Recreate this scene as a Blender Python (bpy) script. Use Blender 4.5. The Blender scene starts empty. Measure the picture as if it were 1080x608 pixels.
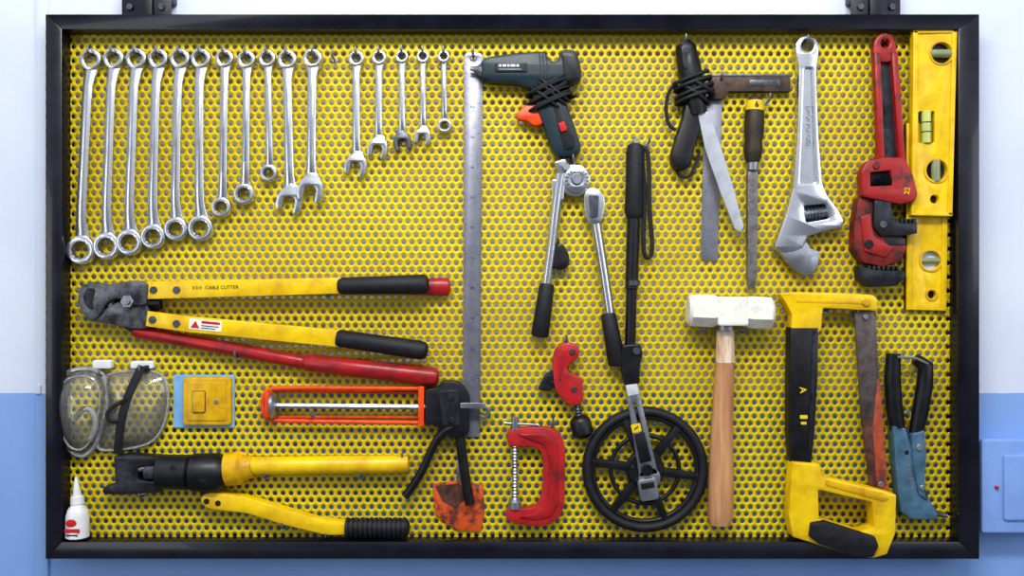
import bpy, bmesh, math, random
import numpy as np
from mathutils import Vector, Matrix
from mathutils.geometry import tessellate_polygon
random.seed(7)
Z0=1.5; D=2.0; K0=0.002
KT=K0*(D-0.014)/D      # scale measured in the plane of the tools
KF=K0*(D-0.04)/D       # scale measured on the front of the frame
sc=bpy.context.scene
try:
    sc.view_settings.view_transform='Standard'
    sc.view_settings.look='Medium High Contrast'
except Exception: 
    pass
def W(p,k=None):
    k=k or KT
    return Vector(((p[0]-540)*k,-p[2]*K0,Z0+(304-p[1])*k))
# ---------------------------------------------------------------- materials
def lin(c):
    o=[]
    for v in c:
        v/=255.0
        o.append(v/12.92 if v<=.04045 else ((v+.055)/1.055)**2.4)
    return (o[0],o[1],o[2],1)
def mat(name,col,rough=.5,metal=0,col2=None,var=.2,ns=35,amt=(.42,.68),bump=.15,stretch=(1,1,1),coat=0,trans=0,spec=.5,bd=.001):
    m=bpy.data.materials.new(name); m.use_nodes=True
    nt=m.node_tree; N=nt.nodes; L=nt.links
    b=N['Principled BSDF']
    tc=N.new('ShaderNodeTexCoord'); mp=N.new('ShaderNodeMapping'); mp.inputs['Scale'].default_value=stretch
    L.new(tc.outputs['Object'],mp.inputs[0])
    n=N.new('ShaderNodeTexNoise'); n.inputs['Scale'].default_value=ns; n.inputs['Detail'].default_value=7; n.inputs['Roughness'].default_value=.65
    L.new(mp.outputs[0],n.inputs['Vector'])
    r=N.new('ShaderNodeValToRGB'); r.color_ramp.elements[0].position=amt[0]; r.color_ramp.elements[1].position=amt[1]
    c1=lin(col); c2=lin(col2) if col2 else tuple([x*(1-var) for x in c1[:3]]+[1])
    r.color_ramp.elements[0].color=c1; r.color_ramp.elements[1].color=c2
    L.new(n.outputs['Fac'],r.inputs[0]); L.new(r.outputs[0],b.inputs['Base Color'])
    mr=N.new('ShaderNodeMapRange'); mr.inputs['To Min'].default_value=max(.03,rough-.1); mr.inputs['To Max'].default_value=min(1,rough+.15)
    L.new(n.outputs['Fac'],mr.inputs['Value']); L.new(mr.outputs[0],b.inputs['Roughness'])
    b.inputs['Metallic'].default_value=metal
    b.inputs['Specular IOR Level'].default_value=spec
    b.inputs['Coat Weight'].default_value=coat
    b.inputs['Transmission Weight'].default_value=trans
    if bump:
        bp=N.new('ShaderNodeBump'); bp.inputs['Strength'].default_value=bump; bp.inputs['Distance'].default_value=bd
        n2=N.new('ShaderNodeTexNoise'); n2.inputs['Scale'].default_value=ns*4; n2.inputs['Detail'].default_value=4
        L.new(mp.outputs[0],n2.inputs['Vector'])
        L.new(n2.outputs['Fac'],bp.inputs['Height']); L.new(bp.outputs[0],b.inputs['Normal'])
    return m
CHROME=mat('worn_chrome',(208,211,217),.24,.95,(176,180,188),ns=24,bump=.025,amt=(.46,.76))
STEEL=mat('dull_steel',(172,176,182),.34,.9,(132,135,142),ns=30,bump=.05)
STEELD=mat('dark_engraved_steel',(104,108,116),.42,.85,(66,68,76),ns=60)
GUN=mat('gunmetal',(66,68,74),.4,.7,(34,35,40),ns=40)
JAW=mat('worn_grey_forged_metal',(116,118,124),.42,.6,(54,56,62),ns=30,amt=(.42,.64),bump=.3)
RULER=mat('ruler_steel',(150,152,162),.42,.65,(126,126,138),ns=24,bump=.05)
FLAT=mat('flat_grey_plastic',(180,184,192),.35,.1,(154,158,168),ns=30,bump=.05)
BLK=mat('black_plastic',(14,15,20),.38,0,(28,30,36),ns=40,bump=.08)
RUB=mat('black_rubber',(20,21,26),.6,0,(36,37,44),ns=60,bump=.25)
FRM=mat('black_gloss_frame_paint',(12,13,26),.28,0,(22,24,40),ns=14,bump=.06,coat=.2)
PAN=mat('yellow_sheet_paint',(216,194,6),.4,0,(194,168,4),ns=2.4,bump=.03,amt=(.38,.66))
YEL=mat('yellow_paint',(236,200,8),.38,0,(206,164,6),ns=20,bump=.06,coat=.15)
YELD=mat('yellow_deep_paint',(222,178,8),.38,0,(176,132,10),ns=22,bump=.06)
RED=mat('red_paint',(172,30,36),.36,0,(118,22,28),ns=28,coat=.15)
REDB=mat('bright_red_paint',(186,40,44),.36,0,(136,26,32),ns=28,coat=.1)
REDD=mat('worn_dark_red_paint',(140,44,40),.45,.15,(52,36,36),ns=34,amt=(.42,.62),bump=.3)
REDW=mat('chipped_red_paint',(160,38,38),.38,.05,(72,40,38),ns=36,amt=(.5,.66),bump=.2)
ORG=mat('orange_paint',(232,84,26),.4,0,(196,60,16),ns=30)
ORGR=mat('rusted_orange_paint',(212,92,36),.6,0,(104,56,40),ns=28,amt=(.47,.6))
SAW=mat('grey_saw_steel',(108,100,98),.45,.5,(80,68,64),ns=40,amt=(.42,.66))
SAWE=mat('orange_red_saw_edge',(188,88,52),.5,.1,(120,66,54),ns=30,amt=(.4,.6))
RUST=mat('rusted_saw_steel',(112,74,62),.6,.3,(70,44,40),ns=40,amt=(.4,.6))
RUSTS=mat('rust_stained_steel',(92,74,64),.5,.45,(50,46,44),ns=50)
TEAL=mat('dark_teal_plastic',(22,48,58),.4,0,(16,34,44),ns=40,bump=.08)
BROWN=mat('stained_handle',(58,50,34),.5,0,(30,27,24),ns=38)
FILE=mat('file_steel',(132,130,130),.42,.7,(92,90,92),ns=60,bump=.5)
WOOD=mat('beech_wood',(204,156,112),.5,0,(156,106,72),ns=26,amt=(.35,.75),stretch=(3,3,.25))
WOODP=mat('whitened_wood',(222,206,184),.5,0,(190,150,112),ns=30,amt=(.45,.65),stretch=(3,3,.4))
WHT=mat('white_sledge_paint',(232,231,222),.42,0,(196,194,184),ns=30,bump=.1,amt=(.5,.8))
WPL=mat('white_plastic',(228,230,232),.35,0,(210,212,214),ns=20,bump=.03)
WLAB=mat('white_label',(236,236,232),.5,0,bump=0)
BLUE=mat('blue_grey_metallic_paint',(92,128,152),.36,.3,(62,92,116),ns=30,coat=.2)
BTAPE=mat('light_blue_tape',(130,180,222),.5,0,(110,160,205),ns=20)
BBOX=mat('blue_box_paint',(136,170,228),.5,0,(124,158,218),ns=10,bump=.04)
STICK=mat('milky_plastic',(205,214,222),.3,0,(180,190,200),ns=20,bump=.05)
VIAL=mat('vial_liquid',(150,158,120),.12,0,(120,130,100),ns=10,bump=0,coat=.4)
VIALG=mat('greenish_yellow_vial',(196,206,120),.15,0,(170,184,96),ns=10,bump=0,coat=.4)
INK=mat('black_ink',(18,18,20),.6,0,bump=0)
INKY=mat('yellow_ink',(224,196,20),.6,0,bump=0)
INKR=mat('red_ink',(200,30,30),.6,0,bump=0)
INKW=mat('white_ink',(200,206,208),.6,0,bump=0)
def clear(name,tint,gl=.12,dirt=.1,rg=.08):
    m=bpy.data.materials.new(name); m.use_nodes=True; nt=m.node_tree; N=nt.nodes; L=nt.links
    N.clear(); o=N.new('ShaderNodeOutputMaterial')
    t=N.new('ShaderNodeBsdfTransparent'); t.inputs[0].default_value=tint
    g=N.new('ShaderNodeBsdfGlossy'); g.inputs['Roughness'].default_value=rg
    d=N.new('ShaderNodeBsdfDiffuse'); d.inputs[0].default_value=(.78,.81,.84,1)
    f=N.new('ShaderNodeLayerWeight'); f.inputs[0].default_value=gl*2
    m1=N.new('ShaderNodeMixShader'); m2=N.new('ShaderNodeMixShader')
    n=N.new('ShaderNodeTexNoise'); n.inputs['Scale'].default_value=25
    mm=N.new('ShaderNodeMath'); mm.operation='MULTIPLY'; mm.inputs[1].default_value=dirt*2
    L.new(n.outputs['Fac'],mm.inputs[0])
    L.new(mm.outputs[0],m1.inputs[0]); L.new(t.outputs[0],m1.inputs[1]); L.new(d.outputs[0],m1.inputs[2])
    L.new(f.outputs['Fresnel'],m2.inputs[0]); L.new(m1.outputs[0],m2.inputs[1]); L.new(g.outputs[0],m2.inputs[2])
    L.new(m2.outputs[0],o.inputs[0]); return m
CLR=clear('clear_polycarbonate',(.98,.99,1,1),.18,.12)
CLRD=clear('clear_moulded_rim',(.84,.87,.9,1),.26,.34)
# ---------------------------------------------------------------- geometry in plan units
def circ(x,y,r,n=28,ry=None,a0=0):
    ry=ry or r
    return [(x+r*math.cos(a0+2*math.pi*i/n),y+ry*math.sin(a0+2*math.pi*i/n)) for i in range(n)]
def star(x,y,r,n=12,dep=.1):
    return [(x+r*(1-dep*(i%2))*math.cos(math.pi*i/n),y+r*(1-dep*(i%2))*math.sin(math.pi*i/n)) for i in range(2*n)]
def ch(p,n=2,closed=True):
    if closed:
        r={1:2.0,2:5.0,3:40.0}[n]; o=[];m=len(p)
        for i in range(m):
            a,c,e=p[i-1],p[i],p[(i+1)%m]
            l1=math.hypot(a[0]-c[0],a[1]-c[1]) or 1;l2=math.hypot(e[0]-c[0],e[1]-c[1]) or 1
            k1=min(r/l1,.46);k2=min(r/l2,.46)
            s=(c[0]+(a[0]-c[0])*k1,c[1]+(a[1]-c[1])*k1);t=(c[0]+(e[0]-c[0])*k2,c[1]+(e[1]-c[1])*k2)
            for q in range(4):
                f=q/3; o.append(((1-f)**2*s[0]+2*f*(1-f)*c[0]+f*f*t[0],(1-f)**2*s[1]+2*f*(1-f)*c[1]+f*f*t[1]))
        return o
    for _ in range(n):
        q=[]; m=len(p); q.append(p[0])
        for i in range(m-1):
            a=p[i]; b=p[i+1]
            q.append(tuple(a[j]*.75+b[j]*.25 for j in range(len(a)))); q.append(tuple(a[j]*.25+b[j]*.75 for j in range(len(a))))
        q.append(p[-1]); p=q
    return p
def rr(x0,y0,x1,y1,r=2,n=4):
    o=[]
    for cx,cy,a in((x1-r,y0+r,-90),(x1-r,y1-r,0),(x0+r,y1-r,90),(x0+r,y0+r,180)):
        for i in range(n+1):
            t=math.radians(a+90*i/n); o.append((cx+r*math.cos(t),cy+r*math.sin(t)))
    return o
def rot(p,cx,cy,a):
    a=math.radians(a); c,s=math.cos(a),math.sin(a)
    return [(cx+(x-cx)*c-(y-cy)*s,cy+(x-cx)*s+(y-cy)*c) for x,y in p]
def strip(a,b,w0,w1=None):
    w1=w0 if w1 is None else w1
    dx,dy=b[0]-a[0],b[1]-a[1]; l=math.hypot(dx,dy); nx,ny=-dy/l,dx/l
    return [(a[0]+nx*w0/2,a[1]+ny*w0/2),(b[0]+nx*w1/2,b[1]+ny*w1/2),(b[0]-nx*w1/2,b[1]-ny*w1/2),(a[0]-nx*w0/2,a[1]-ny*w0/2)]
def area(p): return sum(p[i][0]*p[(i+1)%len(p)][1]-p[(i+1)%len(p)][0]*p[i][1] for i in range(len(p)))/2
def inset(p,b):
    o=[];n=len(p)
    for i in range(n):
        a,c,e=p[i-1],p[i],p[(i+1)%n]
        t1=(c[0]-a[0],c[1]-a[1]);t2=(e[0]-c[0],e[1]-c[1])
        l1=math.hypot(*t1) or 1;l2=math.hypot(*t2) or 1
        n1=(-t1[1]/l1,t1[0]/l1);n2=(-t2[1]/l2,t2[0]/l2)
        k=max(1+n1[0]*n2[0]+n1[1]*n2[1],.45)
        o.append((c[0]+(n1[0]+n2[0])/k*b,c[1]+(n1[1]+n2[1])/k*b))
    return o
def extr(out,d0,d1,bev=.8,holes=()):
    loops=[list(out)]+[list(h) for h in holes]
    V=[];F=[];C=[]
    for i,l in enumerate(loops):
        ar=area(l)
        if (i==0)!=(ar>0): l=l[::-1]
        n=len(l); s=len(V)
        if bev:
            rings=[(0,d0),(0,d1-bev),(bev*.3,d1-bev*.3),(bev,d1)]
        else: rings=[(0,d0),(0,d1)]
        cl=None
        for q,(ins,dd) in enumerate(rings):
            cc=inset(l,ins) if ins else l
            V+=[(x,y,dd) for x,y in cc]; cl=cc
            if q:
                o=s+(q-1)*n
                for j in range(n):
                    k=(j+1)%n; F.append((o+j,o+k,o+n+k,o+n+j))
        fr=s+(len(rings)-1)*n
        C.append(([Vector((x,y,0)) for x,y in cl],[fr+j for j in range(n)],[s+j for j in range(n)]))
    tri=tessellate_polygon([c[0] for c in C]); fi=sum([c[1] for c in C],[]); bi=sum([c[2] for c in C],[])
    for t in tri:
        F.append(tuple(fi[i] for i in t)); F.append(tuple(bi[i] for i in t[::-1]))
    return (V,F)
def tube(path,r,n=12,flat=1.0,closed=False):
    P=[Vector(p) for p in path]; m=len(P); R=r if isinstance(r,(list,tuple)) else [r]*m
    V=[];F=[]; ref=Vector((0,0,1)); tl=Vector((1,0,0))
    for i in range(m):
        a=P[i-1] if (i>0 or closed) else P[i]; b=P[(i+1)%m] if (i<m-1 or closed) else P[i]
        t=(b-a)
        if t.length<1e-6: t=tl
        t=t.normalized(); tl=t
        u=ref-t*ref.dot(t)
        if u.length<.05: u=Vector((1,0,0))-t*t.x
        u.normalize(); ref=u; s=t.cross(u)
        for j in range(n):
            an=2*math.pi*(j+.5)/n
            V.append(tuple(P[i]+s*math.cos(an)*R[i]+u*math.sin(an)*R[i]*flat))
    for i in range(m if closed else m-1):
        k=(i+1)%m
        for j in range(n):
            l=(j+1)%n; F.append((i*n+j,i*n+l,k*n+l,k*n+j))
    if not closed:
        F.append(tuple(range(n))[::-1]); F.append(tuple((m-1)*n+j for j in range(n)))
    return (V,F)
def rod(p0,p1,prof,n=20,flat=1.0):
    p0=Vector(p0);p1=Vector(p1);t=(p1-p0).normalized()
    u=Vector((0,0,1))-t*t.z
    if u.length<.05: u=Vector((1,0,0))
    u.normalize(); s=t.cross(u); V=[];F=[]
    for f,r in prof:
        c=p0+(p1-p0)*f
        for j in range(n):
            a=2*math.pi*(j+.5)/n; V.append(tuple(c+s*math.cos(a)*r+u*math.sin(a)*r*flat))
    m=len(prof)
    for i in range(m-1):
        for j in range(n):
            l=(j+1)%n; F.append((i*n+j,i*n+l,(i+1)*n+l,(i+1)*n+j))
    F.append(tuple(range(n))[::-1]); F.append(tuple((m-1)*n+j for j in range(n)))
    return (V,F)
def cyl(x,y,d0,d1,r,n=20,bev=.5):
    h=(d1-d0); return rod((x,y,d0),(x,y,d1),[(0,r),(1-bev/h,r),(1,r-bev)],n)
def capsule(a,b,r0,r1,n=18,flat=1.0):
    pr=[(0,r0*.55),(.015,r0*.85),(.05,r0),(.95,r1),(.985,r1*.85),(1,r1*.5)]
    return rod(a,b,pr,n,flat)
def thread(a,b,r,k,n=14,dep=.25):
    pr=[]
    for i in range(k):
        pr+=[(i/k,r*(1-dep)),((i+.5)/k,r)]
    pr.append((1,r*(1-dep))); return rod(a,b,pr,n)
def helix(a,b,Rs,Rd,turns,r,n=8,seg=18,jit=0):
    a=Vector(a);b=Vector(b);t=(b-a).normalized();u=Vector((0,0,1));s=t.cross(u).normalized();P=[]
    N=int(turns*seg)
    for i in range(N+1):
        an=2*math.pi*i/seg; j=1+jit*math.sin(i*.37)*.5
        P.append(tuple(a+(b-a)*(i/N)+s*math.cos(an)*Rs*j+u*math.sin(an)*Rd+t*jit*6*math.sin(an*.5)))
    return tube(P,r,n)
def dome(out,d0,dh,steps=5,pw=2):
    n=len(out);cx=sum(p[0] for p in out)/n;cy=sum(p[1] for p in out)/n;V=[];F=[]
    for k in range(steps):
        f=1-k/steps; h=d0+dh*(1-f**pw)
        V+=[(cx+(x-cx)*f,cy+(y-cy)*f,h) for x,y in out]
    V.append((cx,cy,d0+dh))
    for k in range(steps-1):
        for j in range(n):
            l=(j+1)%n; F.append((k*n+j,k*n+l,(k+1)*n+l,(k+1)*n+j))
    for j in range(n): F.append(((steps-1)*n+j,(steps-1)*n+(j+1)%n,steps*n))
    return (V,F)
def text(s,x,y,size,ang,d,th=.3,bold=0.0,sx=1.0):
    cu=bpy.data.curves.new('t','FONT'); cu.body=s; cu.size=size*1.4; cu.extrude=th/2; cu.align_x='CENTER'; cu.align_y='CENTER'; cu.offset=bold; cu.resolution_u=3
    ob=bpy.data.objects.new('t',cu); sc.collection.objects.link(ob)
    bpy.context.view_layer.update()
    dg=bpy.context.evaluated_depsgraph_get(); me=bpy.data.meshes.new_from_object(ob.evaluated_get(dg))
    A=math.radians(ang);c,sn=math.cos(A),math.sin(A)
    V=[(x+v.co.x*sx*c+v.co.y*sn,y+v.co.x*sx*sn-v.co.y*c,d+v.co.z+th/2) for v in me.vertices]
    F=[tuple(p.vertices) for p in me.polygons]
    bpy.data.objects.remove(ob); bpy.data.meshes.remove(me); bpy.data.curves.remove(cu)
    return (V,F)
def U(p,o=14): return ([(v[0],v[1],v[2]+o) for v in p[0]],p[1])
# ---------------------------------------------------------------- things
class Thing:
    def __init__(s,name,label,cat,group=None,k=None,lift=0):
        s.name=name;s.label=label;s.cat=cat;s.group=group;s.recs=[];s.k=k;s.lift=lift
    def part(s,name,*mps,parent=None,label=None):
        V=[];F=[];MI=[];mats=[]
        for mp in mps:
            m=mp[0]
            if m not in mats: mats.append(m)
            mi=mats.index(m)
            for pv,pf in mp[1:]:
                o=len(V); V+=[W((p[0],p[1],p[2]+s.lift),s.k) for p in pv]; F+=[tuple(i+o for i in f) for f in pf]; MI+=[mi]*len(pf)
        lo=Vector([min(v[i] for v in V) for i in range(3)]);hi=Vector([max(v[i] for v in V) for i in range(3)]);c=(lo+hi)/2
        me=bpy.data.meshes.new(name); me.from_pydata([v-c for v in V],[],F)
        for m in mats: me.materials.append(m)
        me.polygons.foreach_set('material_index',MI)
        bm=bmesh.new(); bm.from_mesh(me); bmesh.ops.recalc_face_normals(bm,faces=bm.faces); bm.to_mesh(me); bm.free()
        me.shade_smooth(); me.set_sharp_from_angle(angle=math.radians(38)); me.update()
        ob=bpy.data.objects.new(name,me); sc.collection.objects.link(ob)
        if label: ob['label']=label
        s.recs.append([ob,parent,c,lo,hi]); return ob
    def done(s):
        W0={r[0]:r[2] for r in s.recs}
        if len(s.recs)==1:
            top=s.recs[0][0]; top.name=s.name; top.location=s.recs[0][2]
        else:
            lo=Vector([min(r[3][i] for r in s.recs) for i in range(3)]);hi=Vector([max(r[4][i] for r in s.recs) for i in range(3)])
            top=bpy.data.objects.new(s.name,None); top.empty_display_size=.02; sc.collection.objects.link(top)
            base=Vector(((lo.x+hi.x)/2,hi.y,lo.z)); top.location=base
            for ob,par,c,_,_ in s.recs:
                ob.parent=par or top
                ob.location=c-(W0[par] if par else base)
        top['label']=s.label; top['category']=s.cat
        if s.group: top['group']=s.group
        return top
# ================================================================ SETTING
WALLD=-16
def wallmat():
    m=bpy.data.materials.new('two_tone_wall_paint'); m.use_nodes=True; nt=m.node_tree;N=nt.nodes;L=nt.links;b=N['Principled BSDF']
    g=N.new('ShaderNodeNewGeometry'); sp=N.new('ShaderNodeSeparateXYZ'); L.new(g.outputs['Position'],sp.inputs[0])
    n=N.new('ShaderNodeTexNoise'); n.inputs['Scale'].default_value=3; n.inputs['Detail'].default_value=6; L.new(g.outputs['Position'],n.inputs['Vector'])
    nn=N.new('ShaderNodeTexNoise'); nn.inputs['Scale'].default_value=60; L.new(g.outputs['Position'],nn.inputs['Vector'])
    wob=N.new('ShaderNodeMath'); wob.operation='MULTIPLY_ADD'; wob.inputs[1].default_value=.004; L.new(nn.outputs['Fac'],wob.inputs[0]); L.new(sp.outputs['Z'],wob.inputs[2])
    gt=N.new('ShaderNodeMath'); gt.operation='GREATER_THAN'; gt.inputs[1].default_value=Z0+(304-414)*K0*1.016; L.new(wob.outputs[0],gt.inputs[0])
    def ramp(a,c):
        r=N.new('ShaderNodeValToRGB'); r.color_ramp.elements[0].position=.35; r.color_ramp.elements[1].position=.7
        r.color_ramp.elements[0].color=lin(a); r.color_ramp.elements[1].color=lin(c); L.new(n.outputs['Fac'],r.inputs[0]); return r
    lo=ramp((142,176,226),(128,164,220)); hi=ramp((218,225,239),(202,212,234))
    mx=N.new('ShaderNodeMix'); mx.data_type='RGBA'; L.new(gt.outputs[0],mx.inputs[0]); L.new(lo.outputs[0],mx.inputs[6]); L.new(hi.outputs[0],mx.inputs[7])
    L.new(mx.outputs[2],b.inputs['Base Color']); b.inputs['Roughness'].default_value=.55
    bp=N.new('ShaderNodeBump'); bp.inputs['Strength'].default_value=.15; bp.inputs['Distance'].default_value=.003; L.new(nn.outputs['Fac'],bp.inputs['Height']); L.new(bp.outputs[0],b.inputs['Normal'])
    return m
WM=wallmat()
def simple(name,V,F,m):
    me=bpy.data.meshes.new(name); me.from_pydata(V,[],F); me.materials.append(m)
    ob=bpy.data.objects.new(name,me); sc.collection.objects.link(ob); return ob
yw=-WALLD*K0
bxv=lambda x0,x1,y0,y1,z0,z1:[(x,y,z) for x in(x0,x1) for y in(y0,y1) for z in(z0,z1)]
bxf=[(0,1,3,2),(4,6,7,5),(0,4,5,1),(2,3,7,6),(0,2,6,4),(1,5,7,3)]
w=simple('wall_back',bxv(-3,3,yw,yw+.15,0,3.1),bxf,WM); w['kind']='structure'; w['label']='white plaster wall with light blue painted lower half'
FL=mat('grey_floor_paint',(120,120,122),.6,0,ns=4)
w=simple('floor',bxv(-3,3,-4,yw+.15,-.05,0),bxf,FL); w['kind']='structure'; w['label']='grey painted concrete floor'
T=Thing('trim_1','','trim'); 
o=T.part('trim_1',(WM,extr(rr(27,-450,41,1040,2),WALLD-.5,WALLD+4,1.2),extr(rr(29,408,34,418,1),WALLD+3,WALLD+6,.5)))
o.location=T.recs[0][2]; o['kind']='structure'; o['label']='painted flat wall trim strip'
# ================================================================ BOARD
T=Thing('pegboard','yellow perforated steel tool board with black steel frame','tool board',k=KF)
def bars():
    xo0,yo0,xo1,yo1=48,15,1033,590; xi0,yi0,xi1,yi1=65,31,1011,572; b=-8
    return [extr([(xo0,yo0),(xo1,yo0),(xi1,yi0),(xi0,yi0)],b,20,.8),extr([(xo0,yo1),(xi0,yi1),(xi1,yi1),(xo1,yo1)],b,20,.8),
            extr([(xo0,yo0),(xi0,yi0),(xi0,yi1),(xo0,yo1)],b,20,.8),extr([(xo1,yo0),(xo1,yo1),(xi1,yi1),(xi1,yi0)],b,20,.8)]
for b in bars(): T.part('frame_bar',(FRM,b))
for cx in(148,930):
    T.part('hanging_bracket',(FRM,extr(rr(cx-26,-16,cx+26,13.6,2),1,5,.6),extr(rr(cx-9,-14,cx+9,13.6,1),WALLD*.98,12,.6),extr(rr(cx-26,-22,cx+26,-4,2),-15,3,.6)),
        (STEELD,cyl(cx-17,3,5,7.5,4,6),cyl(cx+17,3,5,7.5,4,6)))
top=T.done()
a=8.5; R=a/math.sqrt(3); hr=2.5; n=12
x0,x1,y0,y1=52,1027,20,584
cs=[];row=0;y=y0
while y<y1:
    x=x0+(a/2 if row%2 else 0)
    while x<x1: cs.append((x,y)); x+=a
    y+=1.5*R; row+=1
cs=np.array(cs)
ang=np.array([math.pi/2+i*math.pi/6 for i in range(n)])
rad=np.array([R if i%2==0 else a/2 for i in range(n)])
hx=np.stack([rad*np.cos(ang),rad*np.sin(ang)],1); hc=np.stack([hr*np.cos(ang),hr*np.sin(ang)],1)
K=K0
def grid(off,dep):
    p=cs[:,None,:]+off[None]; o=np.zeros((len(cs),n,3)); o[...,0]=(p[...,0]-540)*K; o[...,1]=-dep*K0; o[...,2]=(304-p[...,1])*K; return o
VV=np.concatenate([grid(hx,0),grid(hc,0),grid(hc,-1.1),grid(hx,-1.1)],1).reshape(-1,3)
i=np.arange(n); j=(i+1)%n
q=np.concatenate([np.stack([i,j,n+j,n+i],1),np.stack([n+i,n+j,2*n+j,2*n+i],1),np.stack([2*n+i,2*n+j,3*n+j,3*n+i],1)])
FF=(q[None]+(np.arange(len(cs))*4*n)[:,None,None]).reshape(-1,4)
me=bpy.data.meshes.new('perforated_sheet'); me.vertices.add(len(VV)); me.vertices.foreach_set('co',VV.ravel().astype(np.float32))
me.loops.add(FF.size); me.loops.foreach_set('vertex_index',FF.ravel().astype(np.int32))
me.polygons.add(len(FF)); me.polygons.foreach_set('loop_start',np.arange(0,FF.size,4,dtype=np.int32))
try: me.polygons.foreach_set('loop_total',np.full(len(FF),4,dtype=np.int32))
except Exception: pass
me.update(calc_edges=True); me.validate(); me.materials.append(PAN)
ob=bpy.data.objects.new('perforated_sheet',me); sc.collection.objects.link(ob); ob['label']='yellow steel sheet punched with staggered round holes'
ob.parent=top; ob.location=Vector((0,0,Z0))-top.location
# ================================================================ HOOKS
hookpath=ch([(0,0,-2),(0,0,6),(0,0,13),(0,-2,15.5),(0,-7,15.5)],2,False)
hk=None
def hook(x,y):
    global hk
    if hk is None:
        T=Thing('wall_hook','small bent steel hook fixed in the perforated board','hook','steel hooks on the tool board')
        T.part('hook',(STEEL,tube([(x+p[0],y+p[1],p[2]) for p in hookpath],1.3,8),cyl(x,y,0,1.2,3.2,12,.3)))
        hk=T.done(); hook.o=(x,y); return
    o=hk.copy(); sc.collection.objects.link(o)
    o.location=hk.location+(W((x,y,0))-W((hook.o[0],hook.o[1],0)))
# ================================================================ WRENCHES
def ringhead(x,y,R,ri,d0,d1): return extr(circ(x,y,R,32),d0,d1,min(2,R*.15),[star(x,y,ri)])
def shank(p,q,w,Rp,Rq,sway=0):
    dx,dy=q[0]-p[0],q[1]-p[1]; l=math.hypot(dx,dy); ux,uy=dx/l,dy/l
    st=Rp*.85; en=l-Rq*.85; pts=[];rs=[]
    prof=[(0,w*.72,5.2,0),(.04,w*.58,6.5,.35),(.1,w*.5,8.2,.8),(.2,w*.5,8.8,1),(.5,w*.47,8.8,1),(.8,w*.5,8.8,1),(.9,w*.52,8.2,.8),(.96,w*.62,6.5,.35),(1,w*.8,5.2,0)]
    for f,r,d,sw in prof:
        s=st+(en-st)*f; pts.append((p[0]+ux*s-uy*sw*sway,p[1]+uy*s+ux*sw*sway,d)); rs.append(r)
    return tube(pts,rs,10,.5),[(p[0]+ux*(st+(en-st)*f)-uy*sway,p[1]+uy*(st+(en-st)*f)+ux*sway) for f in(.2,.5,.8)],math.degrees(math.atan2(dy,dx))
def openhead(x,y,R,ang,tilt,d0,d1):
    a0=math.radians(ang+tilt); o=[]
    loc=[(1.0,.46),(1.12,.62),(1.0,.86),(.6,1.02),(0,1.0),(-.45,.85),(-.9,.5),(-1.2,.34),(-1.2,-.34),(-.9,-.5),(-.45,-.85),(0,-1.0),(.6,-1.02),(1.0,-.86),(1.12,-.62),(1.0,-.46),(.05,-.46),(-.18,-.25),(-.18,.25),(.05,.46)]
    for u,v in loc: o.append((x+R*(u*math.cos(a0)-v*math.sin(a0)),y+R*(u*math.sin(a0)+v*math.cos(a0))))
    return extr(ch(o,1),d0,d1,1.2)
box=[(96,63,11.5,86,264,15.5,10.4),(120,62,11,113,260,14.5,10),(144,62,11,137,256,14,10),(167,62,10.5,162,250,13.2,9.6),(190,62,10.5,186,242,12.5,9.4),(212,62,10.5,212,241,13.5,9.6),(237,62,9.5,234,219,10.5,8.2),(260,63,9.5,258,205,11,8.2),(282,62,9,284,183,9,7.2),(468,60,6.2,469,133,7.5,5)]
for k,(xt,yt,Rt,xb,yb,Rb,w_) in enumerate(box):
    L='small chrome double box-end wrench hanging on a hook' if k==9 else ('long chrome double box-end wrench hanging from a hook' if k<6 else 'shorter chrome double box-end wrench hanging from a hook')
    T=Thing('box_end_wrench',L,'wrench','chrome wrenches hanging in a row')
    s,mid,an=shank((xt,yt),(xb,yb),w_,Rt,Rb,1.4 if k<6 else (-.8 if k<9 else 0))
    T.part('shank',(CHROME,s),(STEEL,extr(strip(mid[0],mid[2],w_*.36),9,11 if w_>8 else 10.4,.3)))
    T.part('box_end',(CHROME,ringhead(xt,yt,Rt,Rt*.6,2,10)))
    T.part('box_end',(CHROME,ringhead(xb,yb,Rb,Rb*.6,2,11)),(STEEL,ringhead(xb,yb,Rb*.72,Rb*.59,3,11.3)))
    T.done(); hook(xt,yt-Rt*.6+1.5)
comb=[(303,63,10,306,210,13.5,9.6,16),(331,63,10,329,199,13.5,9.6,10),(376,62,8.2,376,173,11.5,7.8,15),(400,61,7.6,399,155,10.5,7.2,14),(424,60,6.6,424,149,9.4,6.4,-10),(446,60,6.6,446,143,8.6,6,12)]
for k,(xt,yt,Rt,xb,yb,Rb,w_,ti) in enumerate(comb):
    T=Thing('combination_wrench',('large' if k<2 else 'small')+' chrome combination wrench with its open end down','wrench','chrome wrenches hanging in a row')
    s,mid,an=shank((xt,yt),(xb,yb),w_,Rt,Rb)
    m2=STEELD if k==4 else CHROME
    z=(5 if k==1 else 0)
    T.part('shank',(CHROME,U(s,z)),(STEEL,U(extr(strip(mid[0],mid[2],w_*.34),9,11 if w_>8 else 10.2,.3),z)))
    T.part('box_end',(CHROME,U(ringhead(xt,yt,Rt,Rt*.6,2,10),z)))
    T.part('open_end',(m2,U(openhead(xb,yb,Rb,an,ti,2,9.5),z)))
    T.done(); hook(xt,yt-Rt*.6+1.5)
hook(352,62)
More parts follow.
